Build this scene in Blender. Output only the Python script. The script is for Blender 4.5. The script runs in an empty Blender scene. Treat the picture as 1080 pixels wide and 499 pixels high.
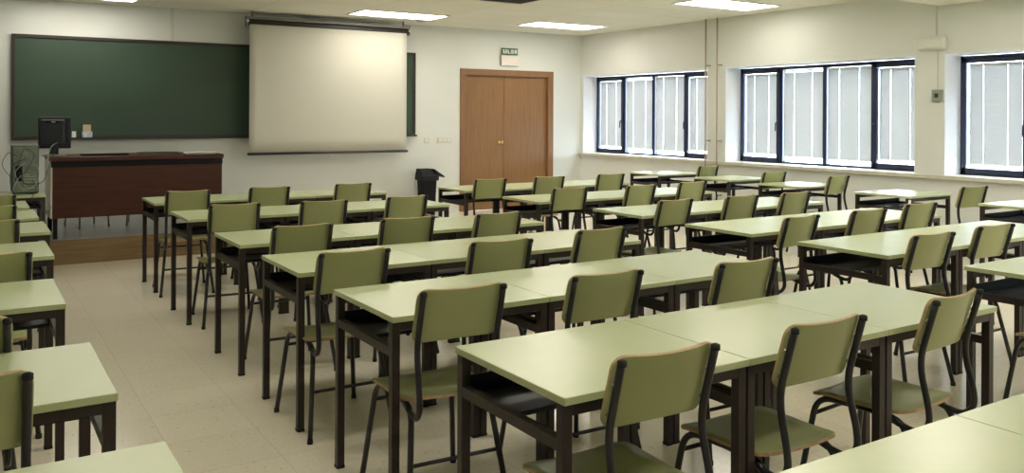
import bpy, bmesh, math, random
from mathutils import Vector, Matrix
random.seed(7)
C = bpy.context.scene.collection
PI = math.pi
# ------------------------------------------------------------------ helpers
def new_bm(): return bmesh.new()

def add_box(bm, x0, x1, y0, y1, z0, z1, bevel=0.0, mi=0):
    t = bmesh.new()
    vs = [t.verts.new((x, y, z)) for x in (x0, x1) for y in (y0, y1) for z in (z0, z1)]
    for f in ((0,1,3,2),(4,6,7,5),(0,4,5,1),(2,3,7,6),(0,2,6,4),(1,5,7,3)):
        fc = t.faces.new([vs[i] for i in f]); fc.material_index = mi
    if bevel:
        bmesh.ops.bevel(t, geom=list(t.edges), offset=bevel, segments=2, profile=0.5, affect='EDGES')
        for f in t.faces: f.material_index = mi
    me = bpy.data.meshes.new('tmp'); t.to_mesh(me); t.free()
    bm.from_mesh(me); bpy.data.meshes.remove(me)
    return bm

def rounded(points, r, seg=5):
    """polyline with its inner corners rounded by radius r"""
    P = [Vector(p) for p in points]; out = [P[0]]
    for i in range(1, len(P) - 1):
        a, b, c = P[i-1], P[i], P[i+1]
        d1 = (a - b); d2 = (c - b); l = min(r, d1.length * .48, d2.length * .48)
        p = b + d1.normalized() * l; q = b + d2.normalized() * l
        for k in range(seg + 1):
            t = k / seg
            out.append(p * (1-t)**2 + b * 2*t*(1-t) + q * t*t)
    out.append(P[-1]); return out

def add_tube(bm, pts, r, n=10, cap=True):
    pts = [Vector(p) for p in pts]
    rings = []; up = None
    for i, p in enumerate(pts):
        d = (pts[min(i+1, len(pts)-1)] - pts[max(i-1, 0)]).normalized()
        if up is None:
            up = Vector((1,0,0)) if abs(d.x) < .9 else Vector((0,1,0))
        s = d.cross(up).normalized(); up = s.cross(d).normalized()
        rr = r[i] if isinstance(r, (list, tuple)) else r
        rings.append([bm.verts.new(p + s*math.cos(2*PI*k/n)*rr + up*math.sin(2*PI*k/n)*rr) for k in range(n)])
    for a, b in zip(rings, rings[1:]):
        for k in range(n):
            f = bm.faces.new((a[k], a[(k+1)%n], b[(k+1)%n], b[k])); f.smooth = True
    if cap:
        bm.faces.new(rings[0][::-1]); bm.faces.new(rings[-1])
    return bm

def add_lathe(bm, prof, cx=0, cy=0, cz=0, n=20, axis='z'):
    rings = []
    for r, h in prof:
        ring = []
        for k in range(n):
            a = 2*PI*k/n
            if axis == 'z': v = (cx + r*math.cos(a), cy + r*math.sin(a), cz + h)
            elif axis == 'y': v = (cx + r*math.cos(a), cy + h, cz + r*math.sin(a))
            else: v = (cx + h, cy + r*math.cos(a), cz + r*math.sin(a))
            ring.append(bm.verts.new(v))
        rings.append(ring)
    for a, b in zip(rings, rings[1:]):
        for k in range(n):
            f = bm.faces.new((a[k], a[(k+1)%n], b[(k+1)%n], b[k])); f.smooth = True
    bm.faces.new(rings[0][::-1]); bm.faces.new(rings[-1])
    return bm

def add_sheet(bm, f, nu, nv, thick, edge_mi=1):
    """closed plate: f(u,v)->(point, normal), u,v in 0..1; edges get edge_mi"""
    top, bot = [], []
    for i in range(nu+1):
        a, b = [], []
        for j in range(nv+1):
            p, nn = f(i/nu, j/nv)
            a.append(bm.verts.new(Vector(p) + Vector(nn)*thick/2)); b.append(bm.verts.new(Vector(p) - Vector(nn)*thick/2))
        top.append(a); bot.append(b)
    for i in range(nu):
        for j in range(nv):
            q = bm.faces.new((top[i][j], top[i+1][j], top[i+1][j+1], top[i][j+1])); q.smooth = True
            q = bm.faces.new((bot[i][j], bot[i][j+1], bot[i+1][j+1], bot[i+1][j])); q.smooth = True
    def side(t0, t1, b0, b1):
        q = bm.faces.new((t0, b0, b1, t1)); q.material_index = edge_mi
    for i in range(nu):
        side(top[i+1][0], top[i][0], bot[i+1][0], bot[i][0]); side(top[i][nv], top[i+1][nv], bot[i][nv], bot[i+1][nv])
    for j in range(nv):
        side(top[0][j], top[0][j+1], bot[0][j], bot[0][j+1]); side(top[nu][j+1], top[nu][j], bot[nu][j+1], bot[nu][j])
    return bm

def obj(name, bm, mat, parent=None, recalc=True):
    if recalc: bmesh.ops.recalc_face_normals(bm, faces=bm.faces)
    me = bpy.data.meshes.new(name); bm.to_mesh(me); bm.free()
    for m in (mat if isinstance(mat, (list, tuple)) else [mat]): me.materials.append(m)
    o = bpy.data.objects.new(name, me); C.objects.link(o)
    if parent: o.parent = parent
    return o

def tag(o, label, cat, group=None):
    o['label'] = label; o['category'] = cat
    if group: o['group'] = group
    return o

def thing(name, label, cat, loc=(0,0,0), rotz=0, group=None):
    o = bpy.data.objects.new(name, None); C.objects.link(o)
    o.empty_display_size = .1; o.location = loc; o.rotation_euler = (0,0,rotz)
    return tag(o, label, cat, group)

def struct(name, bm, m, parent=None, recalc=True):
    o = obj(name, bm, m, parent, recalc)
    if parent is None: o['kind'] = 'structure'
    return o

def dup(root, loc, rotz, label):
    r = root.copy(); C.objects.link(r); r.location = loc; r.rotation_euler = (0,0,rotz); r['label'] = label
    for ch in list(root.children):
        c = ch.copy(); C.objects.link(c); c.parent = r
        for g in list(ch.children):
            d = g.copy(); C.objects.link(d); d.parent = c
    return r

def box(name, m, parent, *a, bevel=0.0):
    return obj(name, add_box(new_bm(), *a, bevel=bevel), m, parent)

# ------------------------------------------------------------------ materials
def srgb(r, g, b):
    def f(c):
        c /= 255
        return c/12.92 if c <= .04045 else ((c+.055)/1.055)**2.4
    return (f(r), f(g), f(b), 1)

def mat(name, col, rough=.5, metal=0.0, noise=0.0, nscale=20, spec=.5, bump=0.0, bscale=200, stretch=None, coat=0.0):
    m = bpy.data.materials.new(name); m.use_nodes = True
    nt = m.node_tree; b = nt.nodes['Principled BSDF']
    b.inputs['Base Color'].default_value = col; b.inputs['Roughness'].default_value = rough
    b.inputs['Metallic'].default_value = metal; b.inputs['Specular IOR Level'].default_value = spec
    b.inputs['Coat Weight'].default_value = coat
    tc = nt.nodes.new('ShaderNodeTexCoord'); mp = nt.nodes.new('ShaderNodeMapping')
    nt.links.new(tc.outputs['Object'], mp.inputs[0])
    if stretch: mp.inputs['Scale'].default_value = stretch
    if noise:
        n = nt.nodes.new('ShaderNodeTexNoise'); n.inputs['Scale'].default_value = nscale; n.inputs['Detail'].default_value = 5
        nt.links.new(mp.outputs[0], n.inputs['Vector'])
        r = nt.nodes.new('ShaderNodeValToRGB'); r.color_ramp.elements[0].position = .3; r.color_ramp.elements[1].position = .7
        r.color_ramp.elements[0].color = tuple(c*(1-noise) for c in col[:3]) + (1,)
        r.color_ramp.elements[1].color = tuple(min(1, c*(1+noise)) for c in col[:3]) + (1,)
        nt.links.new(n.outputs['Fac'], r.inputs[0]); nt.links.new(r.outputs[0], b.inputs['Base Color'])
    if bump:
        n2 = nt.nodes.new('ShaderNodeTexNoise'); n2.inputs['Scale'].default_value = bscale
        nt.links.new(mp.outputs[0], n2.inputs['Vector'])
        bp = nt.nodes.new('ShaderNodeBump'); bp.inputs['Strength'].default_value = bump; bp.inputs['Distance'].default_value = .002
        nt.links.new(n2.outputs['Fac'], bp.inputs['Height']); nt.links.new(bp.outputs[0], b.inputs['Normal'])
    return m

M_wall  = mat('wall_paint', (.71,.725,.69,1), .5, noise=.03, nscale=1.5, bump=.12, bscale=120)
M_ceil  = None
M_sill  = mat('sill_stone', (.60,.57,.47,1), .4, noise=.08, nscale=9)
M_reveal= mat('reveal_daylit_white', (.86,.88,.92,1), .6)  # pale bluish colour stands in for daylight on the recess sides
M_top   = mat('green_laminate', (.56,.62,.385,1), .25, noise=.02, nscale=6, spec=.5)
M_topedge = mat('laminate_edge', (.46,.51,.28,1), .4)
M_seat  = mat('green_plywood', (.36,.385,.175,1), .34, noise=.05, nscale=5, spec=.4)
M_ply   = mat('plywood_edge', (.47,.31,.16,1), .5, noise=.15, nscale=40)
M_brown = mat('dark_brown_steel', (.024,.015,.012,1), .42, noise=.1, nscale=30)
M_black = mat('black_steel_tube', (.018,.017,.019,1), .35)
M_rubber= mat('rubber', (.015,.015,.015,1), .8)
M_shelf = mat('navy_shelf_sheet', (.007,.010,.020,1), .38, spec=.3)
M_frame = mat('navy_aluminium', (.016,.024,.060,1), .4)
M_wood_dark = mat('dark_wood', (.060,.018,.010,1), .42, noise=.30, nscale=5, stretch=(.5,1,9), spec=.35)
M_door  = mat('door_veneer', (.25,.128,.050,1), .38, noise=.16, nscale=7, stretch=(9,9,.35))
M_doorframe = mat('door_frame_wood', (.24,.12,.048,1), .4, noise=.12, nscale=7, stretch=(6,6,.5))
M_gap   = mat('black_plastic', (.009,.009,.011,1), .7, spec=.2)
M_mon   = mat('charcoal_plastic', (.013,.017,.026,1), .45)
M_white = mat('white_plastic', (.72,.71,.66,1), .45)
M_whitemetal = mat('white_panel', (.55,.55,.47,1), .5)
M_grey  = mat('grey_metal', (.30,.32,.28,1), .45, metal=.2)
M_pc    = mat('pc_rear_steel', (.15,.19,.14,1), .5, metal=.2, noise=.2, nscale=30)
M_pcside= mat('pc_side_panel', (.05,.06,.055,1), .5)
M_cable = mat('cable_rubber', (.02,.02,.02,1), .6)
M_cablew= mat('grey_cable', (.35,.35,.33,1), .6)
M_screen= mat('projection_fabric', (.58,.565,.49,1), .8)
M_case  = mat('screen_case', (.035,.032,.032,1), .4)
M_casetop = mat('screen_case_grey', (.20,.19,.17,1), .5)
M_bframe= mat('board_frame', (.03,.022,.018,1), .45)
M_brass = mat('brass', (.70,.50,.20,1), .25, metal=1)
M_paper = mat('paper', (.80,.80,.78,1), .8)
M_tan   = mat('cardboard_tan', (.60,.45,.28,1), .8, noise=.15, nscale=60)
M_blue  = mat('blue_white_print', (.45,.52,.70,1), .6, noise=.5, nscale=70)
M_bin   = mat('bin_plastic', (.006,.007,.009,1), .6, spec=.2)
M_binlid= mat('bin_lid', (.014,.015,.018,1), .6, noise=.3, nscale=60, spec=.2)
M_green = mat('sign_green', (.035,.10,.05,1), .5)
M_signw = mat('sign_letter_white', (.75,.82,.74,1), .5)
M_pink  = mat('pale_pink_print', (.76,.66,.62,1), .5)
M_platform = mat('platform_vinyl', (.17,.17,.165,1), .28, noise=.18, nscale=3)
M_riser = mat('riser_wood', (.22,.14,.065,1), .5, noise=.18, nscale=5, stretch=(.6,1,8))
M_beige = mat('beige_plastic', (.64,.62,.53,1), .5)
M_chrome= mat('chrome', (.5,.5,.5,1), .25, metal=1)
M_pipe  = mat('pipe_paint', (.42,.32,.24,1), .5)
M_slat = bpy.data.materials.new('blind_slat'); M_slat.use_nodes = True
def setup_slat():
    nt = M_slat.node_tree; b = nt.nodes['Principled BSDF']; o = nt.nodes['Material Output']
    b.inputs['Base Color'].default_value = (.43,.43,.415,1); b.inputs['Roughness'].default_value = .45
    t = nt.nodes.new('ShaderNodeBsdfTranslucent'); t.inputs[0].default_value = (.80,.83,.84,1)
    m = nt.nodes.new('ShaderNodeMixShader'); m.inputs[0].default_value = .012
    nt.links.new(b.outputs[0], m.inputs[1]); nt.links.new(t.outputs[0], m.inputs[2]); nt.links.new(m.outputs[0], o.inputs[0])
setup_slat()
M_tape = M_slat.copy(); M_tape.name = 'blind_tape'
[n for n in M_tape.node_tree.nodes if n.type == 'MIX_SHADER'][0].inputs[0].default_value = .03
M_glass = bpy.data.materials.new('window_glass'); M_glass.use_nodes = True
def setup_glass():
    nt = M_glass.node_tree; o = nt.nodes['Material Output']; nt.nodes.remove(nt.nodes['Principled BSDF'])
    t = nt.nodes.new('ShaderNodeBsdfTransparent'); t.inputs[0].default_value = (.93,.96,.97,1)
    g = nt.nodes.new('ShaderNodeBsdfGlossy'); g.inputs['Roughness'].default_value = .02
    m = nt.nodes.new('ShaderNodeMixShader'); m.inputs[0].default_value = .06
    nt.links.new(t.outputs[0], m.inputs[1]); nt.links.new(g.outputs[0], m.inputs[2]); nt.links.new(m.outputs[0], o.inputs[0])
setup_glass()

def emis(name, col, s):
    m = bpy.data.materials.new(name); m.use_nodes = True
    b = m.node_tree.nodes['Principled BSDF']; b.inputs['Base Color'].default_value = (.8,.8,.8,1)
    b.inputs['Emission Color'].default_value = col; b.inputs['Emission Strength'].default_value = s
    return m
LAMP = 7.0
M_lamp = emis('lamp_diffuser', (1.0,.94,.82,1), LAMP)
M_lampdim = emis('lamp_diffuser_dim', (1.0,.94,.82,1), 5.0)

def tiles(name, sx, sy, ox, oy, col, line, lw, rough, speck=0.0, lrough=None, bump=.3):
    """rectangular grid of tiles with thin joints, in object space"""
    m = bpy.data.materials.new(name); m.use_nodes = True
    nt = m.node_tree; b = nt.nodes['Principled BSDF']; L = nt.links.new
    tc = nt.nodes.new('ShaderNodeTexCoord'); sp = nt.nodes.new('ShaderNodeSeparateXYZ'); L(tc.outputs['Object'], sp.inputs[0])
    def math_(op, a, bb=None):
        n = nt.nodes.new('ShaderNodeMath'); n.operation = op
        for i, v in enumerate((a, bb)):
            if v is None: continue
            if isinstance(v, (int, float)): n.inputs[i].default_value = v
            else: L(v, n.inputs[i])
        return n.outputs[0]
    def joint(ax, s, off):
        q = math_('FRACT', math_('DIVIDE', math_('ADD', sp.outputs[ax], off + 100*s), s))
        d = math_('MINIMUM', q, math_('SUBTRACT', 1.0, q))
        return math_('LESS_THAN', d, lw/s/2), math_('FLOOR', math_('DIVIDE', math_('ADD', sp.outputs[ax], off + 100*s), s))
    jx, ix = joint('X', sx, ox); jy, iy = joint('Y', sy, oy)
    j = math_('MAXIMUM', jx, jy)
    wn = nt.nodes.new('ShaderNodeTexWhiteNoise'); cb = nt.nodes.new('ShaderNodeCombineXYZ')
    L(ix, cb.inputs[0]); L(iy, cb.inputs[1]); L(cb.outputs[0], wn.inputs['Vector'])
    n = nt.nodes.new('ShaderNodeTexNoise'); n.inputs['Scale'].default_value = 55; n.inputs['Detail'].default_value = 4
    L(tc.outputs['Object'], n.inputs['Vector'])
    n2 = nt.nodes.new('ShaderNodeTexNoise'); n2.inputs['Scale'].default_value = 1.3; n2.inputs['Detail'].default_value = 3
    L(tc.outputs['Object'], n2.inputs['Vector'])
    k = math_('ADD', 1 - speck/2 - .03 - .04, math_('MULTIPLY', n.outputs['Fac'], speck))
    k = math_('ADD', k, math_('MULTIPLY', wn.outputs['Value'], .05))
    k = math_('ADD', k, math_('MULTIPLY', n2.outputs['Fac'], .10))
    mx = nt.nodes.new('ShaderNodeVectorMath'); mx.operation = 'SCALE'; mx.inputs[0].default_value = col[:3]; L(k, mx.inputs['Scale'])
    base = mx.outputs[0]
    if speck:
        v = nt.nodes.new('ShaderNodeTexVoronoi'); v.inputs['Scale'].default_value = 26; L(tc.outputs['Object'], v.inputs['Vector'])
        c = nt.nodes.new('ShaderNodeMath'); c.operation = 'LESS_THAN'; L(v.outputs['Distance'], c.inputs[0]); c.inputs[1].default_value = .13
        wv = nt.nodes.new('ShaderNodeTexWhiteNoise'); L(v.outputs['Color'], wv.inputs['Vector'])
        sel = math_('MULTIPLY', c.outputs[0], math_('GREATER_THAN', wv.outputs['Value'], .6))
        ms = nt.nodes.new('ShaderNodeMix'); ms.data_type = 'RGBA'; L(math_('MULTIPLY', sel, .45), ms.inputs[0]); L(base, ms.inputs[6])
        ms.inputs[7].default_value = (.16,.11,.07,1); base = ms.outputs[2]
    mi = nt.nodes.new('ShaderNodeMix'); mi.data_type = 'RGBA'; L(j, mi.inputs[0]); L(base, mi.inputs[6]); mi.inputs[7].default_value = line
    L(mi.outputs[2], b.inputs['Base Color'])
    b.inputs['Roughness'].default_value = rough
    return m
M_floor = tiles('terrazzo', .4, .4, -.37, -.1, (.76,.70,.56), (.56,.50,.39,1), .0024, .17, speck=.25)
M_ceil = tiles('ceiling_tile', 1.2, .6, -.75, -.35, (.78,.765,.67), (.58,.55,.45,1), .010, .9)
M_board = mat('chalkboard_green', (.034,.066,.042,1), .55, noise=.16, nscale=1.2, stretch=(.6,1,1.4))

# ------------------------------------------------------------------ room shell
XL, XR, YB, YF, ZC = -2.3, 8.82, -2.6, 11.70, 2.86
XO = 9.35     # outer face of the window wall
struct('floor', add_box(new_bm(), XL, XR+.02, YB, YF+.6, -.12, 0), M_floor)
struct('ceiling', add_box(new_bm(), XL-.2, XO, YB-.2, YF+.2, ZC, ZC+.15), M_ceil)
struct('wall_left', add_box(new_bm(), XL-.2, XL, YB-.2, YF+.2, -.12, ZC), M_wall)
struct('wall_back', add_box(new_bm(), XL, XO, YB-.2, YB, -.12, ZC), M_wall)
# front wall with the doorway
DX0, DX1, DZ = 6.535, 8.20, 2.185
bm = new_bm()
add_box(bm, XL, DX0, YF, YF+.2, -.12, ZC); add_box(bm, DX1, XO, YF, YF+.2, -.12, ZC); add_box(bm, DX0, DX1, YF, YF+.2, DZ, ZC)
struct('wall_front', bm, M_wall)
# window wall with four recesses, the last unseen and added for light
WIN = [(8.731, 11.617), (5.593, 8.391), (2.40, 5.256), (-.76, 2.06)]
ZS, ZT = .88, 2.175
bm = new_bm()
add_box(bm, XR, XO, YB, YF, -.12, ZS-.04); add_box(bm, XR, XO, YB, YF, ZT, ZC)
ys = [YF] + [v for a, b in WIN for v in (b, a)] + [YB]
for i in range(0, len(ys), 2): add_box(bm, XR, XO, ys[i+1], ys[i], ZS-.04, ZT)
struct('wall_right', bm, M_wall)
# sill slab running along the wall
struct('trim_1', add_box(new_bm(), XR-.055, XR, YB+.01, YF-.01, ZS-.042, ZS, bevel=.004), M_sill)
bm = new_bm()
for a, b in WIN: add_box(bm, XR, XO-.02, a, b, ZS-.04, ZS)
struct('trim_2', bm, M_sill)
bm = new_bm()
for a, b in WIN:      # added lining of the recesses, daylight put into its bluish-white colour
    add_box(bm, XR+.001, XO-.02, a, a+.006, ZS, ZT); add_box(bm, XR+.001, XO-.02, b-.006, b, ZS, ZT); add_box(bm, XR+.001, XO-.02, a+.006, b-.006, ZT-.006, ZT)
struct('trim_6', bm, M_reveal)
# dropped box along the ceiling near the camera
struct('trim_3', add_box(new_bm(), 8.13, XR, YB, 5.33, 2.70, ZC), M_ceil)

# windows: four lights each, thick casements outside, fixed lights inside
XF = 9.10
def window(n, y0, y1):
    L = y1 - y0 - .03
    yc = y1 - .015                               # far end; positions run towards the camera
    k = L / 2.80
    P = [0, .072, .645, .738, 1.376, 1.433, 2.07, 2.15, 2.725, 2.80]
    P = [yc - p*k for p in P]
    z0, z1 = ZS, ZT-.012
    bm = new_bm()
    add_box(bm, XF, XF+.07, P[9], P[0], z1-.045, z1, bevel=.004); add_box(bm, XF, XF+.07, P[9], P[0], z0, z0+.028, bevel=.004)
    add_box(bm, XF, XF+.07, P[0]-.035, P[0], z0, z1); add_box(bm, XF, XF+.07, P[9], P[9]+.035, z0, z1)
    add_box(bm, XF, XF+.07, P[5], P[4], z0, z1)
    add_box(bm, XF, XF+.07, P[3], P[3]+.04, z0, z1); add_box(bm, XF, XF+.07, P[6]-.04, P[6], z0, z1)
    w = struct('window_%d' % n, bm, M_frame)
    for a, b in ((P[0]-.02, P[3]+.035), (P[6]-.035, P[9]+.02)):     # casement sashes
        s = new_bm(); t = .052
        add_box(s, XF-.02, XF+.03, b, b+t, z0+.02, z1-.03, bevel=.004); add_box(s, XF-.02, XF+.03, a-t, a, z0+.02, z1-.03, bevel=.004)
        add_box(s, XF-.02, XF+.03, b, a, z0+.02, z0+.075, bevel=.004); add_box(s, XF-.02, XF+.03, b, a, z1-.08, z1-.03, bevel=.004)
        sash = obj('sash', s, M_frame, w)
        hy = (b + .026) if a > P[5] else (a - .026)
        h = new_bm(); add_box(h, XF-.035, XF-.02, hy-.012, hy+.012, 1.36, 1.44, bevel=.003)
        add_tube(h, rounded([(XF-.03,hy,1.42),(XF-.065,hy,1.42),(XF-.068,hy,1.31)], .02), .008, 8)
        obj('handle', h, M_frame, sash)
    obj('pane', add_box(new_bm(), XF+.038, XF+.043, P[9], P[0], z0, z1), M_glass, w)
    # one venetian blind behind every light
    for q, (i, j) in enumerate(((1,2),(3,4),(5,6),(7,8))):
        fixed = q in (1, 2)
        blind(n, q, P[j], P[i], .014 if not fixed else .009, z1-(.085 if not fixed else .05), z0+(.085 if not fixed else .045))

SL_CACHE = {}
def blind(n, q, ya, yb, mg, zt, zb):
    ya += mg; yb -= mg; w = yb - ya; yc = (ya + yb)/2; xb = XF + .018 - (.0 if q in (1,2) else -.005)
    where = {1: 'far window by the door', 2: 'middle window', 3: 'right-edge window', 4: 'added window outside the view'}[n]
    pos = ('first', 'second', 'third', 'fourth')[q]
    t = thing('venetian_blind', 'white venetian blind, %s pane from the left, %s' % (pos, where), 'blind', (xb, yc, zb), 0, 'venetian blinds in the windows')
    H = zt - zb
    box('headrail', M_white, t, -.012, .012, -w/2, w/2, H-.022, H, bevel=.002)
    drop = .035 + .01*((n*3+q*5) % 3)
    box('bottom_rail', M_white, t, -.010, .010, -w/2+.004, w/2-.004, drop-.01, drop+.004, bevel=.002)
    key = (round(w,3), round(H,3), drop)
    if key not in SL_CACHE:
        s = new_bm(); z = drop + .014; a = math.radians(77)
        while z < H - .03:
            dx, dz = .0125*math.cos(a), .0125*math.sin(a)
            j = random.uniform(-.0008, .0008)
            for y0_, y1_ in ((-w/2,-.23*w-.0016),(-.23*w+.0016,.23*w-.0016),(.23*w+.0016,w/2)):      # cord slots at the tapes
                v = [s.verts.new(p) for p in ((dx,y0_,z+dz+j),(dx,y1_,z+dz-j),(.0014,y1_,z+.0006),(.0014,y0_,z+.0006),(-dx,y1_,z-dz-j),(-dx,y0_,z-dz+j))]
                s.faces.new((v[0],v[1],v[2],v[3])); s.faces.new((v[3],v[2],v[4],v[5]))
            z += .0215
        me = bpy.data.meshes.new('slats'); s.to_mesh(me); s.free(); me.materials.append(M_slat); SL_CACHE[key] = me
    o = bpy.data.objects.new('slats', SL_CACHE[key]); C.objects.link(o); o.parent = t
    for f in (-.23, .23):
        box('ladder_tape', M_tape, t, -.0165, -.0155, f*w-.005, f*w+.005, drop, H-.02)
    if q in (0, 1, 3):
        c = new_bm(); add_tube(c, [(-.018, w/2-.03, H-.02), (-.019, w/2-.03, H*.4)], .002, 6); obj('cord', c, M_white, t)
for i, (a, b) in enumerate(WIN[:3]): window(i+1, a, b)
window(4, *WIN[3])  # unseen window, added to bring more daylight into the room

# door
d = struct('door_1', add_box(add_box(add_box(new_bm(), DX0-.05, DX0+.055, YF-.02, YF+.12, 0, DZ-.05, bevel=.002), DX1-.055, DX1+.05, YF-.02, YF+.12, 0, DZ-.05, bevel=.004),
           DX0-.05, DX1+.05, YF-.02, YF+.12, DZ-.05, DZ+.045, bevel=.002), M_doorframe)
mid = 7.318
for a, b in ((DX0+.056, mid-.003), (mid+.003, DX1-.056)):
    lf = obj('leaf', add_box(new_bm(), a, b, YF+.035, YF+.075, .002, DZ-.0495, bevel=.002), M_door, d)
    if b < 7.4:
        k = new_bm(); add_lathe(k, [(.035,.034),(.035,.030),(.012,.028),(.012,-.005),(.028,-.015),(.032,-.03),(.024,-.045),(.003,-.05)], b-.07, YF, 1.065, axis='y')
        obj('door_knob', k, M_brass, lf)
obj('door_stop', add_box(new_bm(), mid-.014, mid+.014, YF+.028, YF+.036, .002, DZ-.0495), M_doorframe, d)

# platform
struct('trim_4', add_box(new_bm(), XL+.0, 3.25, 9.56, YF, 0, .235), M_platform)
bm = new_bm(); add_box(bm, XL, 3.25, 9.52, 9.56, 0, .24, bevel=.004); add_box(bm, 3.25, 3.29, 9.52, YF, 0, .24, bevel=.004)
struct('trim_5', bm, M_riser)

# ------------------------------------------------------------------ ceiling lamps, vent, detector
def lamp(x, y, label):
    md = M_lampdim if x < 2 or x > 7.7 else M_lamp
    t = thing('ceiling_light', label, 'ceiling light', (x, y, ZC), 0, 'recessed ceiling lights')
    f = new_bm()
    add_box(f, -.63, .63, -.30, -.275, -.012, 0); add_box(f, -.63, .63, .275, .30, -.012, 0)
    add_box(f, -.63, -.605, -.275, .275, -.012, 0); add_box(f, .605, .63, -.275, .275, -.012, 0)
    obj('frame', f, M_white, t)
    box('diffuser', md, t, -.605, .605, -.275, .275, -.008, -.001)
lamp(4.95, 10.65, 'bright rectangular ceiling light just in front of the projection screen')
lamp(7.57, 10.50, 'bright rectangular ceiling light in front of the door and SALIDA sign')
lamp(7.78, 7.38, 'bright rectangular ceiling light nearest the windows, above the right-hand desks')
lamp(1.10, 10.95, 'bright rectangular ceiling light above the chalkboard, cut by the top edge')
for x, y in ((4.95,7.38),(1.10,7.38),(1.10,4.2),(4.95,4.2),(7.0,4.2),(1.10,1.0),(4.95,1.0),(7.0,1.0),(4.95,-1.6)):
    lamp(x, y, 'rectangular ceiling light above the desks outside the frame')
t = thing('ceiling_vent', 'dark square ceiling vent with a pale rim at the top edge of the picture', 'vent', (5.36, 8.42, ZC))
f = new_bm(); s_ = .32
add_box(f, -s_, s_, -s_, -s_+.03, -.015, 0); add_box(f, -s_, s_, s_-.03, s_, -.015, 0); add_box(f, -s_, -s_+.03, -s_+.03, s_-.03, -.015, 0); add_box(f, s_-.03, s_, -s_+.03, s_-.03, -.015, 0)
obj('frame', f, M_white, t)
box('backing', M_gap, t, -.29, .29, -.29, .29, -.004, -.001)
f = new_bm()
for i in range(12): add_box(f, -.29, .29, -.28+i*.049, -.265+i*.049, -.013, -.004)
obj('louvre', f, M_case, t)
t = thing('smoke_detector', 'small dark round detector on the ceiling beside the screen light', 'smoke detector', (5.47, 10.985+.03, ZC))
f = new_bm(); add_lathe(f, [(.08,0),(.08,-.012),(.06,-.03),(.02,-.035)]); obj('housing', f, M_grey, t)
f = new_bm(); add_lathe(f, [(.075,-.014),(.055,-.032)]); obj('ring', f, M_case, t)

# ------------------------------------------------------------------ chalkboard and screen
BX0, BX1, BZ0, BZ1 = .448, 5.70, 1.185, 2.435
t = thing('chalkboard', 'long dark green chalkboard on the front wall, partly behind the screen', 'chalkboard', ((BX0+BX1)/2, YF, BZ0))
hw, hh = (BX1-BX0)/2, BZ1-BZ0
box('board_surface', M_board, t, -hw+.02, hw-.02, -.03, -.006, .02, hh-.02)
f = new_bm()
add_box(f, -hw, hw, -.045, -.002, hh-.04, hh, bevel=.004); add_box(f, -hw, hw, -.045, -.002, 0, .04, bevel=.004)
add_box(f, -hw, -hw+.035, -.045, -.002, .04, hh-.04); add_box(f, hw-.035, hw, -.045, -.002, .04, hh-.04)
obj('frame', f, M_bframe, t)
f = new_bm(); add_box(f, -hw, hw, -.10, -.045, -.006, .010, bevel=.003); add_box(f, -hw, hw, -.10, -.094, .010, .022); obj('chalk_tray', f, M_bframe, t)
t = thing('chalk_box', 'small tan and blue printed box standing on the chalkboard ledge', 'box', (1.25, 11.63, BZ0+.0105))
box('carton', M_blue, t, -.055, .055, -.022, .022, 0, .085, bevel=.003)
f = new_bm(); add_box(f, -.048, .040, -.018, .018, .085, .165, bevel=.006); obj('lid', f, M_tan, t)
box('printed_label', M_white, t, -.04, -.005, -.0235, -.0218, .015, .07)
f = new_bm(); add_box(f, -.022, .022, -.02, .02, 0, .085, bevel=.005)
o = obj('chalk_cup', f, M_paper); o.location = (1.105, 11.63, BZ0+.0105); tag(o, 'small white container on the chalkboard ledge next to the monitor', 'cup')

SY = 11.40
t = thing('projection_screen', 'large pulled-down projector screen hanging in front of the chalkboard', 'projector screen', (4.275, SY, .955))
W = 2.29
f = new_bm()
z_top = 2.745-.955
add_tube(f, [(-W/2-.01,0,z_top-.03),(W/2+.02,0,z_top-.03)], .048, 16); obj('roller_case', f, M_case, t)
f = new_bm(); add_box(f, -W/2-.02, W/2+.03, -.045, .06, z_top+.01, z_top+.045, bevel=.004); obj('case_top', f, M_casetop, t)
for sx in (-W/2-.03, W/2+.02):
    f = new_bm(); add_box(f, sx, sx+.018, -.05, .06, z_top-.085, z_top+.05, bevel=.003)
    b_ = obj('end_cap', f, M_casetop, t)
    f = new_bm(); add_lathe(f, [(.018,0),(.018,-.015),(.012,-.02)], sx+.009, -.05, z_top-.02, axis='y'); obj('bolt', f, M_white, b_)
def scr(u, v):
    x = -W/2+.01 + u*(W-.02); z = .03 + v*(z_top-.06)
    return (x, -.036 + .004*math.sin(u*7)*(1-v), z), (0, -1, 0)
f = new_bm(); add_sheet(f, scr, 24, 10, .002, 0); obj('fabric', f, M_screen, t)
f = new_bm(); add_tube(f, [(-W/2-.01,-.036,.02),(W/2+.01,-.036,.02)], .018, 12); bb = obj('bottom_bar', f, M_case, t)
f = new_bm(); add_tube(f, rounded([(-.03,-.04,.012),(0,-.045,-.05),(.03,-.04,.012)], .02), .006, 8); obj('pull_handle', f, M_white, bb)
f = new_bm()
for sx in (-W/2+.05, W/2-.05): add_box(f, sx-.012, sx+.012, -.01, .01, z_top+.045, ZC-.955)
obj('hanger', f, M_casetop, t)
f = new_bm(); add_box(f, 2.225, 2.262, YF-.014, YF, BZ1+.002, ZC, bevel=.002); tag(obj('cable_trunking', f, M_beige), 'thin cream cable trunking on the wall above the chalkboard', 'cable trunking')

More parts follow.
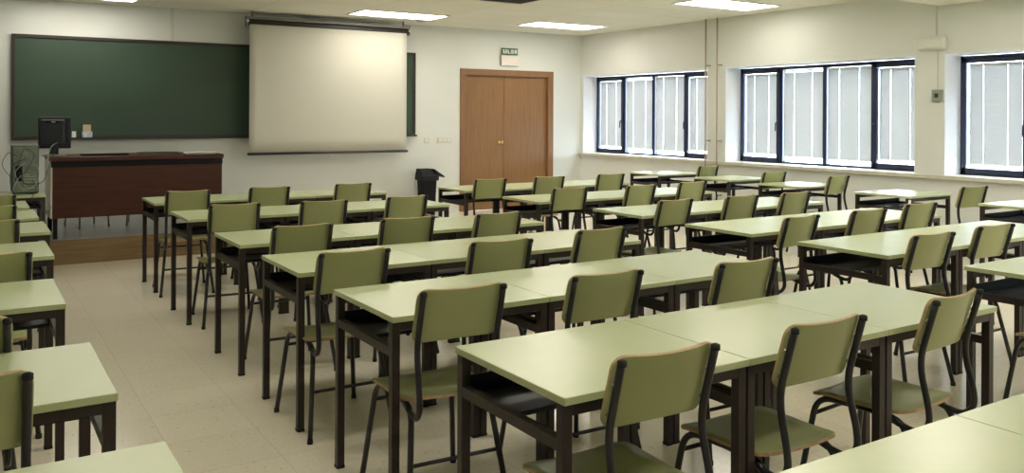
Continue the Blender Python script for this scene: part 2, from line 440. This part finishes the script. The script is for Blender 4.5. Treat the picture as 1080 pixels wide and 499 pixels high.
# ------------------------------------------------------------------ wall fittings
def switch(x0, x1, n, label):
    t = thing('light_switch', label, 'light switch', ((x0+x1)/2, YF, 1.072))
    w = (x1-x0)/2
    box('plate', M_beige, t, -w, w, -.010, 0, 0, .084, bevel=.003)
    for i in range(n):
        a = -w + .012 + i*(2*w-.024)/n; b = a + (2*w-.024)/n - .006
        box('rocker', M_white, t, a+.006, b, -.015, -.009, .017, .067, bevel=.003)
switch(5.86, 5.955, 1, 'single cream light switch on the front wall, nearer the chalkboard')
switch(6.09, 6.335, 3, 'wide triple cream light switch beside the door frame')
# exit sign
t = thing('exit_sign', 'green SALIDA exit sign mounted on a white box above the door', 'sign', (7.372, YF, 2.30))
box('emergency_light', M_white, t, -.165, .165, -.06, 0, 0, .165, bevel=.006)
box('diffuser', M_pink, t, -.14, .14, -.063, -.058, .03, .14, bevel=.003)
sp = box('sign_plate', M_green, t, -.155, .155, -.035, -.028, .172, .282)
GL = {'S':('111','100','111','001','111'),'A':('111','101','111','101','101'),'L':('100','100','100','100','111'),'I':('1','1','1','1','1'),'D':('110','101','101','101','110')}
f = new_bm(); px = .0128; x = -.128
for ch in 'SALIDA':
    g = GL[ch]
    for r, row in enumerate(g):
        for c_, v in enumerate(row):
            if v == '1': add_box(f, x+c_*px, x+(c_+1)*px, -.0375, -.0345, .259-(r+1)*px-.0, .259-r*px)
    x += (len(g[0])+ .95)*px
ob = obj('lettering', f, M_signw, sp)
box('mounting_bracket', M_white, t, -.02, .02, -.028, 0, .16, .26)
# emergency lamp and small box on the pillar
t = thing('emergency_lamp', 'white emergency light unit high on the pillar between the windows', 'emergency light', (XR, 5.38, 2.225))
box('housing', M_white, t, -.07, 0, -.15, .15, 0, .145, bevel=.012)
box('lens', M_white, t, -.078, -.068, -.13, .13, .015, .12, bevel=.008)
f = new_bm(); add_box(f, XR-.010, XR, 5.34, 5.352, 2.37, 2.70); tag(obj('lamp_cable', f, M_beige), 'thin cable rising from the emergency lamp to the ceiling box', 'cable')
f = new_bm(); add_box(f, XR-.010, XR, 5.325, 5.337, 1.795, 2.225); tag(obj('control_cable', f, M_beige), 'thin cable running down from the emergency lamp to the small grey box', 'cable')
t = thing('control_box', 'small grey control box on the pillar below the emergency lamp', 'switch box', (XR, 5.322, 1.67))
box('casing', M_grey, t, -.04, 0, -.055, .055, 0, .125, bevel=.004)
box('button', M_case, t, -.048, -.039, -.02, .02, .04, .085, bevel=.003)
for y, lab in ((8.675, 'left of the two thin brown vertical pipes on the wall between the windows'), (8.46, 'right of the two thin brown vertical pipes on the wall between the windows')):
    t = thing('vertical_pipe', lab, 'pipe', (XR-.022-.07, y, .0))
    f = new_bm(); add_tube(f, [(0,0,.0),(0,0,ZC-.001)], .011, 10); obj('tube', f, M_pipe, t)
    for z in (.4, 1.15, 2.2):
        f = new_bm(); add_box(f, .0, .091, -.012, .012, z, z+.02); obj('clip', f, M_grey, t)

# ------------------------------------------------------------------ litter bin
t = thing('litter_bin', 'black swing-lid bin standing against the front wall left of the door', 'bin', (5.80, 11.47, 0))
f = new_bm(); add_box(f, -.115, .115, -.11, .11, 0, .55, bevel=.015)
for v in f.verts:
    k = .82 + .18*v.co.z/.55; v.co.x *= k; v.co.y *= k
obj('body', f, M_bin, t)
f = new_bm(); add_box(f, -.135, .135, -.135, .135, .53, .60, bevel=.008)
vs = [f.verts.new(p) for p in ((-.13,-.13,.60),(.13,-.13,.60),(.13,.13,.60),(-.13,.13,.60),(-.12,-.02,.70),(.06,-.02,.70),(.06,.11,.70),(-.12,.11,.70))]
for q in ((0,1,5,4),(1,2,6,5),(2,3,7,6),(3,0,4,7),(4,5,6,7)): f.faces.new([vs[i] for i in q])
obj('lid', f, M_binlid, t)
f = new_bm(); vs = [f.verts.new(p) for p in ((.065,-.12,.70),(.065,.12,.70),(.24,.12,.585),(.24,-.12,.585),(.065,-.12,.685),(.065,.12,.685),(.235,.12,.57),(.235,-.12,.57))]
for q in ((0,1,2,3),(7,6,5,4),(0,3,7,4),(1,5,6,2),(0,4,5,1),(3,2,6,7)): f.faces.new([vs[i] for i in q])
obj('flap', f, M_binlid, t)

# ------------------------------------------------------------------ teacher's desk
PZ = .241
t = thing('teacher_desk', 'large dark reddish wooden teacher desk on the platform', 'desk', (1.545, 9.62, PZ))
w = .83
f = new_bm(); add_box(f, -w-.01, w+.01, 0, .76, .775, .82, bevel=.006); obj('desktop', f, M_wood_dark, t)
f = new_bm(); add_box(f, -w, w, .015, .04, .715, .775); add_box(f, -w, w, .70, .725, .715, .775); add_box(f, w-.02, w, .04, .70, .715, .775); add_box(f, -w, -w+.02, .04, .70, .715, .775)
obj('black_band', f, M_gap, t)
f = new_bm(); add_box(f, -w+.005, w-.005, .022, .045, .205, .715); obj('modesty_panel', f, M_wood_dark, t)
f = new_bm(); add_box(f, w-.03, w-.006, .045, .70, .205, .715); obj('side_panel', f, M_wood_dark, t)
f = new_bm(); add_box(f, -w-.006, -w+.012, .02, .745, .205, .775, bevel=.003); o = obj('side_panel', f, M_whitemetal, t); o['label'] = 'cream side panel'
for sx in (-w+.02, w-.06):
    for sy in (.03, .67):
        box('leg', M_gap, t, sx, sx+.04, sy, sy+.04, 0, .71)
# monitor seen from the back
t = thing('computer_monitor', 'black flat computer monitor seen from behind on the teacher desk', 'monitor', (.765, 9.93, PZ+.8205), math.radians(-12))
f = new_bm(); add_box(f, -.15, .15, .0, .035, .075, .395, bevel=.008); obj('bezel', f, M_mon, t)
f = new_bm(); add_box(f, -.12, .10, -.045, .0, .105, .37, bevel=.014); hs = obj('rear_housing', f, M_mon, t)
box('carry_grip', M_gap, hs, -.075, .045, -.047, -.043, .335, .355)
box('badge', M_white, hs, -.02, .015, -.049, -.0465, .343, .352)
f = new_bm(); add_box(f, -.04, .04, -.035, .005, .012, .2, bevel=.006); obj('stand_neck', f, M_mon, t)
f = new_bm(); add_lathe(f, [(.115,0),(.115,.008),(.09,.015),(.03,.018)], 0, -.0, 0, n=28); obj('stand_base', f, M_grey, t)
# keyboard, folder, papers
t = thing('keyboard', 'flat black keyboard lying on the teacher desk beside the monitor', 'keyboard', (1.22, 9.80, PZ+.8205), math.radians(3))
box('keyboard_body', M_gap, t, -.22, .22, -.075, .075, 0, .016, bevel=.004)
f = new_bm()
for i in range(15):
    for j in range(5): add_box(f, -.208+i*.0278, -.208+i*.0278+.023, -.066+j*.0265, -.066+j*.0265+.022, .016, .021)
obj('keys', f, M_mon, t)
t = thing('document_folder', 'thin dark folder lying in the middle of the teacher desk', 'folder', (1.80, 10.08, PZ+.8205), math.radians(-2))
box('cover', M_case, t, -.21, .21, -.14, .14, 0, .005, bevel=.001); box('sheets', M_paper, t, -.20, .20, -.13, .13, .005, .009); box('front_cover', M_case, t, -.21, .21, -.14, .14, .009, .013, bevel=.001)
rnd = random.Random(3)
for i in range(5):
    f = new_bm(); add_box(f, -.15, .15, -.105, .105, 0, .0035)
    o = obj('paper_sheaf', f, M_paper); o.location = (2.20+rnd.uniform(-.03,.03), 9.86+rnd.uniform(-.03,.03), PZ+.8203+i*.0037); o.rotation_euler[2] = rnd.uniform(-.35,.35)
    tag(o, ('bottom','second lowest','middle','second highest','top')[i] + ' white paper sheaf of the pile on the right of the teacher desk', 'papers', 'papers on the teacher desk')

# ------------------------------------------------------------------ school desk
def make_desk(label):
    t = thing('school_desk', label, 'desk', (0,0,0), 0, 'green topped school desks')
    w, d, h = .349, .30, .75
    f = new_bm(); add_box(f, -w, w, -d, d, h-.022, h, bevel=.0025)
    for fc in f.faces:
        if fc.calc_center_median().z < h-.0026: fc.material_index = 1
    obj('tabletop', f, [M_top, M_topedge], t)
    L = .032; ix, iy = .003, .012
    for sx in (-1, 1):
        for sy in (-1, 1):
            x0 = sx*(w-ix) - (L if sx > 0 else 0); y0 = sy*(d-iy) - (L if sy > 0 else 0)
            lg = box('leg', M_brown, t, x0, x0+L, y0, y0+L, .006, h-.0225, bevel=.002)
            box('foot_cap', M_rubber, lg, x0-.001, x0+L+.001, y0-.001, y0+L+.001, 0, .012)
    for sy in (-1, 1):
        y0 = sy*(d-iy) - (L if sy > 0 else 0)
        box('apron_rail', M_brown, t, -w+ix+L, w-ix-L, y0+.001, y0+L-.001, h-.055, h-.0225)
    for sx in (-1, 1):
        x0 = sx*(w-ix) - (L if sx > 0 else 0)
        box('side_rail', M_brown, t, x0+.001, x0+L-.001, -d+iy+L, d-iy-L, .598, .630)
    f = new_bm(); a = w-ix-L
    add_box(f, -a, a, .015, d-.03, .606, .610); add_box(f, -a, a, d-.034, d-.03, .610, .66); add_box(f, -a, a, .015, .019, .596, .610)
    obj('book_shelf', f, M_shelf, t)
    return t

# ------------------------------------------------------------------ school chair
def make_chair(label):
    t = thing('school_chair', label, 'chair', (0,0,0), 0, 'green plywood school chairs')
    R = .0115
    # seat
    def seat(u, v):
        y = -.20 + v*.395
        wv = .180 + .016*v
        e = (abs(u*2-1)); x = (u*2-1)*wv
        # rounded corners
        cr = .06
        if v > 1-cr/.395*1.0:
            q = (v-(1-cr/.395))/(cr/.395); wv2 = wv - cr*(1-math.sqrt(max(0,1-q*q)))*.9; x = (u*2-1)*wv2
        if v < cr/.395:
            q = 1 - v/(cr/.395); wv2 = wv - cr*(1-math.sqrt(max(0,1-q*q)))*.9; x = (u*2-1)*wv2
        z = .436 + .006*e*e - .022*max(0,(v-.75)/.25)**2 + .010*max(0,(.25-v)/.25)**2 - .005*math.sin(PI*v)
        return (x, y, z), (0,0,1)
    vv = [0,.004,.012,.03,.06,.1,.15,.3,.45,.6,.75,.85,.90,.94,.97,.988,.996,1]
    f = new_bm(); add_sheet(f, lambda u, v: seat(u, vv[round(v*17)]), 10, 17, .011); obj('seat', f, [M_seat, M_ply], t)
    # backrest
    H2, cr = .102, .035
    def back(u, v):
        s = u*2-1; q = v*2-1
        hv = .177
        if abs(q) > 1-cr/H2:
            k = (abs(q)-(1-cr/H2))/(cr/H2); hv -= cr*(1-math.sqrt(max(0,1-k*k)))
        x = s*hv
        y0 = -.263 + .032*(x/.19)**2
        z = .764 + q*H2 - .006*(1-(s*s))*(1 if q > 0 else -1.2)*abs(q)
        y = y0 - .30*(z-.764)
        n = Vector((-2*.032*x/.19**2, 1, .30)).normalized()
        return (x, y, z), n
    qq = [0,.006,.03,.07,.12,.19,.35,.5,.65,.81,.88,.93,.97,.994,1]
    f = new_bm(); add_sheet(f, lambda u, v: back(u, qq[round(v*14)]), 14, 14, .010); obj('backrest', f, [M_seat, M_ply], t)
    for s in (-1, 1):
        # back upright: S bend, hooks forward under the seat
        x = s*.163
        P = [(x,-.286,.853),(x,-.262,.765),(x,-.234,.665),(x,-.234,.60),(x+s*.004,-.262,.49),(x+s*.004,-.268,.43),(x+s*.002,-.235,.388),(x,-.18,.392),(x-s*.004,-.11,.412)]
        f = new_bm(); add_tube(f, rounded(P, .04, 4), R, 10); up = obj('back_upright', f, M_black, t)
        f = new_bm(); add_lathe(f, [(R+.0015,0),(R+.0015,.014),(.006,.018)], x, -.287, .844, n=10); obj('end_plug', f, M_rubber, up)
        f = new_bm(); add_tube(f, [(x,-.258,.785),(x,-.236,.788)], .006, 8); add_tube(f, [(x,-.242,.70),(x,-.218,.702)], .006, 8); obj('rivet', f, M_chrome, up)
        xf = s*.155
        P = [(s*.205,.232,.012),(s*.165,.172,.416),(xf,0,.4165)]
        f = new_bm(); add_tube(f, rounded(P, .07, 6), R, 10); l1 = obj('leg', f, M_black, t)
        f = new_bm(); add_lathe(f, [(R+.002,0),(R+.002,.02)], s*.205, .232, 0, n=10); obj('foot_cap', f, M_rubber, l1)
        P = [(s*.205,-.262,.012),(s*.160,-.175,.4165),(xf,0,.4165)]
        f = new_bm(); add_tube(f, rounded(P, .07, 6), R, 10); l2 = obj('leg', f, M_black, t)
        f = new_bm(); add_lathe(f, [(R+.002,0),(R+.002,.02)], s*.205, -.262, 0, n=10); obj('foot_cap', f, M_rubber, l2)
    f = new_bm(); add_tube(f, [(-.172,.183,.345),(.172,.183,.345)], .008, 8); obj('stretcher', f, M_black, t)
    f = new_bm(); add_tube(f, [(-.182,-.215,.215),(.182,-.215,.215)], .008, 8); obj('stretcher', f, M_black, t)
    return t

N = [0]; desk0 = chair0 = None
def put_desk(x, y, label, rot=0):
    """x,y = centre of the desk"""
    global desk0
    if desk0 is None: desk0 = make_desk(label); desk0.location = (x,y,0); desk0.rotation_euler[2] = rot; return desk0
    return dup(desk0, (x,y,0), rot, label)
def put_chair(x, y, label, rot=0, z=0, edge=None):
    """x,y = point below the top of the backrest"""
    global chair0
    a = math.radians(rot)
    x *= .975; y *= .975
    if edge is not None and y > edge-.075: x *= (edge-.075)/y; y = edge-.075      # the backrest stands clear of the tabletop
    ox, oy = x + -.295*math.sin(a), y + .295*math.cos(a)
    if chair0 is None: chair0 = make_chair(label); chair0.location = (ox,oy,z); chair0.rotation_euler[2] = a; return chair0
    return dup(chair0, (ox,oy,z), a, label)

ORD = ['nearest', 'second', 'third', 'fourth', 'fifth', 'sixth', 'farthest']
COL3 = ['left-hand', 'middle', 'right-hand']
# centre block: far edge of each row; three desks per row, each with its chair
MY = [1.21, 2.42, 3.48, 4.52, 5.54, 6.93, 8.22]
MX = [1.385, 1.325, 1.32, 1.315, 1.315, 1.32, 1.325]
MC = [None,
      [(1.635,1.745,-2),(2.31,1.74,0),(3.06,1.755,5)],
      [(1.58,2.80,-3),(2.23,2.75,-2),(2.97,2.665,-2)],
      [(1.565,3.83,0),(2.345,3.76,-4),(3.085,3.86,2)],
      [(1.665,4.87,-2),(2.355,4.90,-4),(2.995,4.84,2)],
      [(1.64,6.28,-4),(2.275,6.18,-4),(2.98,6.21,2)],
      [(1.585,7.56,-4),(2.29,7.60,-2),(3.09,7.62,0)]]
for r in range(7):
    cols = (0, 1) if r == 0 else (0, 1, 2)
    for c in cols:
        rowname = '%s centre-block row from the camera' % ORD[r] if r not in (0, 6) else ('nearest centre-block row, at the bottom right of the picture' if r == 0 else 'farthest centre-block row, by the platform')
        put_desk(MX[r]+.35+.70*c, MY[r]-.30, 'green-topped brown-legged desk, %s of the %s' % ('left-hand' if c == 0 else COL3[c], rowname))
        if MC[r]:
            x, y, a = MC[r][c]
            put_chair(x, y, 'green plywood chair at the %s desk of the %s' % (COL3[c], rowname), a, edge=MY[r]-.60)
# right block
RY = [2.41, 3.40, 4.37, 5.47, 6.72, 7.98]
RX = [4.22, 4.18, 4.20, 4.25, 4.17, 4.16]
RC = [[], [(4.555,2.755,-2),(5.25,2.785,-2)],
      [(4.61,3.69,5),(5.345,3.71,-1),(6.09,3.79,-2)],
      [(4.70,4.965,3),(5.37,4.90,-1),(6.03,4.895,1)],
      [(4.58,6.20,-6),(5.36,6.13,2),(6.10,6.21,0)],
      [(4.515,7.48,-5),(5.27,7.51,-6),(6.12,7.52,-3)]]
RN = ['nearest right-block row, at the right edge', 'second right-block row from the camera', 'third right-block row from the camera', 'fourth right-block row from the camera', 'fifth right-block row from the camera', 'farthest right-block row, by the door']
for r in range(6):
    for c in ((0,) if r == 0 else (0, 1, 2)):
        put_desk(RX[r]+.35+.70*c, RY[r]-.30, 'green-topped brown-legged desk, %s of the %s' % (COL3[c], RN[r]))
    for c, (x, y, a) in enumerate(RC[r]):
        put_chair(x, y, 'green plywood chair at the %s desk of the %s' % (COL3[c], RN[r]), a, edge=RY[r]-.60)
put_chair(4.66, 1.80, 'green plywood chair at the nearest right-block desk, cut by the right edge', 0)
# single desks along the window wall
WD = [(7.43+.35, 3.82, 'green-topped desk by the windows, cut by the right edge of the picture'),
      (7.49+.35, 5.10, 'single green-topped desk below the pillar with the emergency lamp'),
      (7.50+.35, 6.35, 'green-topped desk under the middle window, third of the window column from the right'),
      (7.56+.35, 7.42, 'green-topped desk under the two brown pipes, by the window wall'),
      (7.50+.35, 8.55, 'green-topped desk under the far window, farthest of the window column')]
wdesk = [put_desk(x, y, l) for x, y, l in WD]
st = box('sticker', M_paper, wdesk[1], -.349, -.310, -.2905, -.2885, .655, .715)
st['label'] = 'white sticker on the near left leg'
put_chair(8.03, 4.47, 'green plywood chair standing alone between the two window-side desks nearest the camera', -6)
put_chair(8.13, 6.03, 'green plywood chair at the desk under the middle window', 3)
put_chair(8.03, 6.84, 'green plywood chair at the desk under the two brown pipes', -4)
put_chair(8.25, 8.12, 'green plywood chair at the farthest desk under the far window', 2)
# left block: only its right-hand end is in the picture
LE = [(.385, 2.06), (.345, 3.08), (.335, 4.36), (.395, 5.67), (.455, 6.72), (.445, 7.58), (.43, 8.40)]
LN = ['nearest the camera', 'second from the camera', 'third from the camera', 'fourth from the camera', 'fifth from the camera', 'sixth from the camera', 'seventh from the camera']
for (x, y), n_ in zip(LE, LN):
    put_desk(x-.35, y-.30, 'green-topped desk of the left edge column, %s' % n_)
for x, y, n_, a in ((-.035, 2.44, LN[1], 0), (-.055, 3.13, LN[2], -2), (.085, 4.57, LN[3], 0), (.10, 6.00, LN[4], 0), (.125, 6.93, LN[5], 0), (.16, 7.86, LN[6], 0)):
    put_chair(x, y, 'green plywood chair at the left edge, at the left column desk %s' % n_, a)
put_desk(.62-.35, 9.30-.10, 'green-topped desk carrying the computer tower, left of the teacher desk')
# chairs behind the teacher's desk
def tchair(x, y, rot, label):
    t = thing('metal_leg_chair', label, 'chair', (x, y, PZ-.006), rot, 'chairs behind the teacher desk')
    f = new_bm(); add_box(f, -.17, .17, -.17, .17, .42, .435, bevel=.006); obj('seat', f, [M_seat], t)
    f = new_bm(); add_box(f, -.17, .17, .19, .202, .56, .72, bevel=.005); obj('backrest', f, [M_seat], t)
    for sx in (-1, 1):
        f = new_bm(); add_tube(f, [(sx*.16,-.17,0),(sx*.14,-.14,.42)], .010, 8); obj('leg', f, M_grey, t)
        f = new_bm(); add_tube(f, [(sx*.16,.20,0),(sx*.14,.16,.42),(sx*.14,.205,.72)], .010, 8); obj('leg', f, M_grey, t)
    return t
tchair(1.15, 10.62, .3, 'grey-legged chair behind the teacher desk, nearer its left end')
tchair(1.72, 10.60, -.2, 'grey-legged chair behind the middle of the teacher desk')

# ------------------------------------------------------------------ computer tower and cables
t = thing('computer_tower', 'grey computer tower with tangled cables, seen from the back, left of the teacher desk', 'computer', (.475, 9.24, .7505), 0)
f = new_bm(); add_box(f, -.115, .10, -.14, .22, .008, .445, bevel=.004); obj('casing', f, M_pcside, t)
rp = box('rear_panel', M_pc, t, -.105, .092, -.144, -.139, .015, .438)
f = new_bm()
for r0 in (.055, .040, .022):
    add_tube(f, [(-.01+r0*math.cos(a*PI/10), -.147, .32+r0*math.sin(a*PI/10)) for a in range(21)], .0025, 6, cap=False)
for a in range(4): add_tube(f, [(-.01,-.147,.32),(-.01+.056*math.cos(a*PI/2+.7),-.147,.32+.056*math.sin(a*PI/2+.7))], .0025, 6)
obj('fan_grille', f, M_chrome, rp)
box('port_block', M_gap, rp, -.09, -.035, -.147, -.143, .12, .26)
f = new_bm()
for i in range(5): add_box(f, -.02, .08, -.147, -.143, .05+i*.026, .06+i*.026)
obj('slot_cover', f, M_grey, rp)
for fx in (-.10, .08):
    for fy in (-.12, .19): box('foot', M_rubber, t, fx-.01, fx+.01, fy-.01, fy+.01, 0, .01)
def cable(name, pts, r, m, label):
    P = [Vector(p) for p in pts]; out = []
    for i in range(len(P)-1):
        p0, p1, p2, p3 = P[max(i-1,0)], P[i], P[i+1], P[min(i+2,len(P)-1)]
        for k in range(8):
            u = k/8
            out.append(.5*((2*p1)+(p2-p0)*u+(2*p0-5*p1+4*p2-p3)*u*u+(3*p1-p0-3*p2+p3)*u**3))
    out.append(P[-1]); f = new_bm(); add_tube(f, out, r, 7)
    return tag(obj(name, f, m), label, 'cable')
cable('power_cable', [(.46,9.09,1.07),(.36,8.98,1.02),(.34,8.87,.85),(.42,8.87,.65),(.50,8.87,.40),(.48,8.86,.008)], 0.0039, M_cable, 'black cable drooping from the back of the computer tower to the floor')
cable('video_cable', [(.42,9.09,.95),(.46,8.98,.85),(.60,9.05,.86),(.68,9.4,.98),(.75,9.75,1.10),(.80,9.85,1.22)], 0.0039, M_cable, 'black cable running from the computer tower up to the monitor')
cable('network_cable', [(.50,9.09,.93),(.42,8.98,.92),(.36,8.87,.82),(.30,8.86,.62),(.24,8.87,.35),(.22,8.88,.006)], 0.0032, M_cablew, 'pale grey cable hanging in a loop in front of the computer tower')
cable('mouse_cable', [(.52,9.09,.88),(.54,8.90,.80),(.50,8.86,.70),(.60,8.86,.60),(.67,9.1,.60),(.70,9.60,.60)], 0.0032, M_cable, 'black cable sagging from below the tower to the teacher desk side')
cable('keyboard_cable', [(.40,9.09,1.10),(.32,9.0,1.13),(.28,8.97,1.02),(.38,8.95,.90),(.47,8.97,.98),(.53,9.0,1.12),(.45,9.03,1.16),(.40,9.09,1.00)], 0.0026, M_cable, 'thin black cable coiled on the back of the computer tower')
cable('speaker_cable', [(.50,9.09,1.02),(.56,8.98,1.0),(.55,8.95,.86),(.44,8.93,.80),(.38,8.98,.95),(.44,9.09,1.02)], 0.0026, M_cablew, 'thin grey cable looped across the back of the computer tower')
cable('monitor_power_cable', [(.79,9.87,1.20),(.72,9.76,1.15),(.68,9.62,1.0),(.66,9.58,.70),(.67,9.55,.30),(.72,9.50,.005)], 0.0046, M_cablew, 'white cable hanging down the cream left side of the teacher desk')
f = new_bm(); add_box(f, -.05, .05, -.03, .03, 0, .02, bevel=.004)
o = obj('folded_paper', f, M_paper); o.location = (5.98, 5.02, .6105); tag(o, 'small folded white paper on the shelf under a right-block desk', 'paper')

# ------------------------------------------------------------------ light
w = bpy.data.worlds.new('sky'); bpy.context.scene.world = w; w.use_nodes = True
bg = w.node_tree.nodes['Background']; bg.inputs[0].default_value = (.78,.88,1.0,1); bg.inputs[1].default_value = 14.5
for a, b in WIN:       # sky portals in the window openings
    ld = bpy.data.lights.new('sky_portal', 'AREA'); ld.shape = 'RECTANGLE'; ld.size = ZT-ZS; ld.size_y = b-a
    ld.cycles.is_portal = True
    lo = bpy.data.objects.new('sky_portal', ld); C.objects.link(lo); lo.location = (XO+.02, (a+b)/2, (ZS+ZT)/2); lo.rotation_euler = (0, PI/2, 0)

# ------------------------------------------------------------------ camera
cd = bpy.data.cameras.new('camera'); cam = bpy.data.objects.new('camera', cd); C.objects.link(cam)
cd.sensor_fit = 'HORIZONTAL'; cd.sensor_width = 36; cd.lens = 905.1/1080*36
cd.shift_x = 0; cd.shift_y = -(249.5-122.6)/1080; cd.clip_start = .05; cd.clip_end = 200
cam.location = (0, 0, 1.489)
yaw = math.radians(32.47)
Rm = Matrix.Rotation(-yaw, 4, 'Z') @ Matrix.Rotation(PI/2, 4, 'X') @ Matrix.Rotation(.0047, 4, 'Z')
cam.rotation_euler = Rm.to_euler()
sc = bpy.context.scene; sc.camera = cam
sc.view_settings.view_transform = 'Standard'; sc.view_settings.look = 'None'; sc.view_settings.gamma = 1
sc.view_settings.use_curve_mapping = False
sc.view_settings.exposure = 0.98
sc.cycles.max_bounces = 8; sc.cycles.diffuse_bounces = 5; sc.cycles.transparent_max_bounces = 12
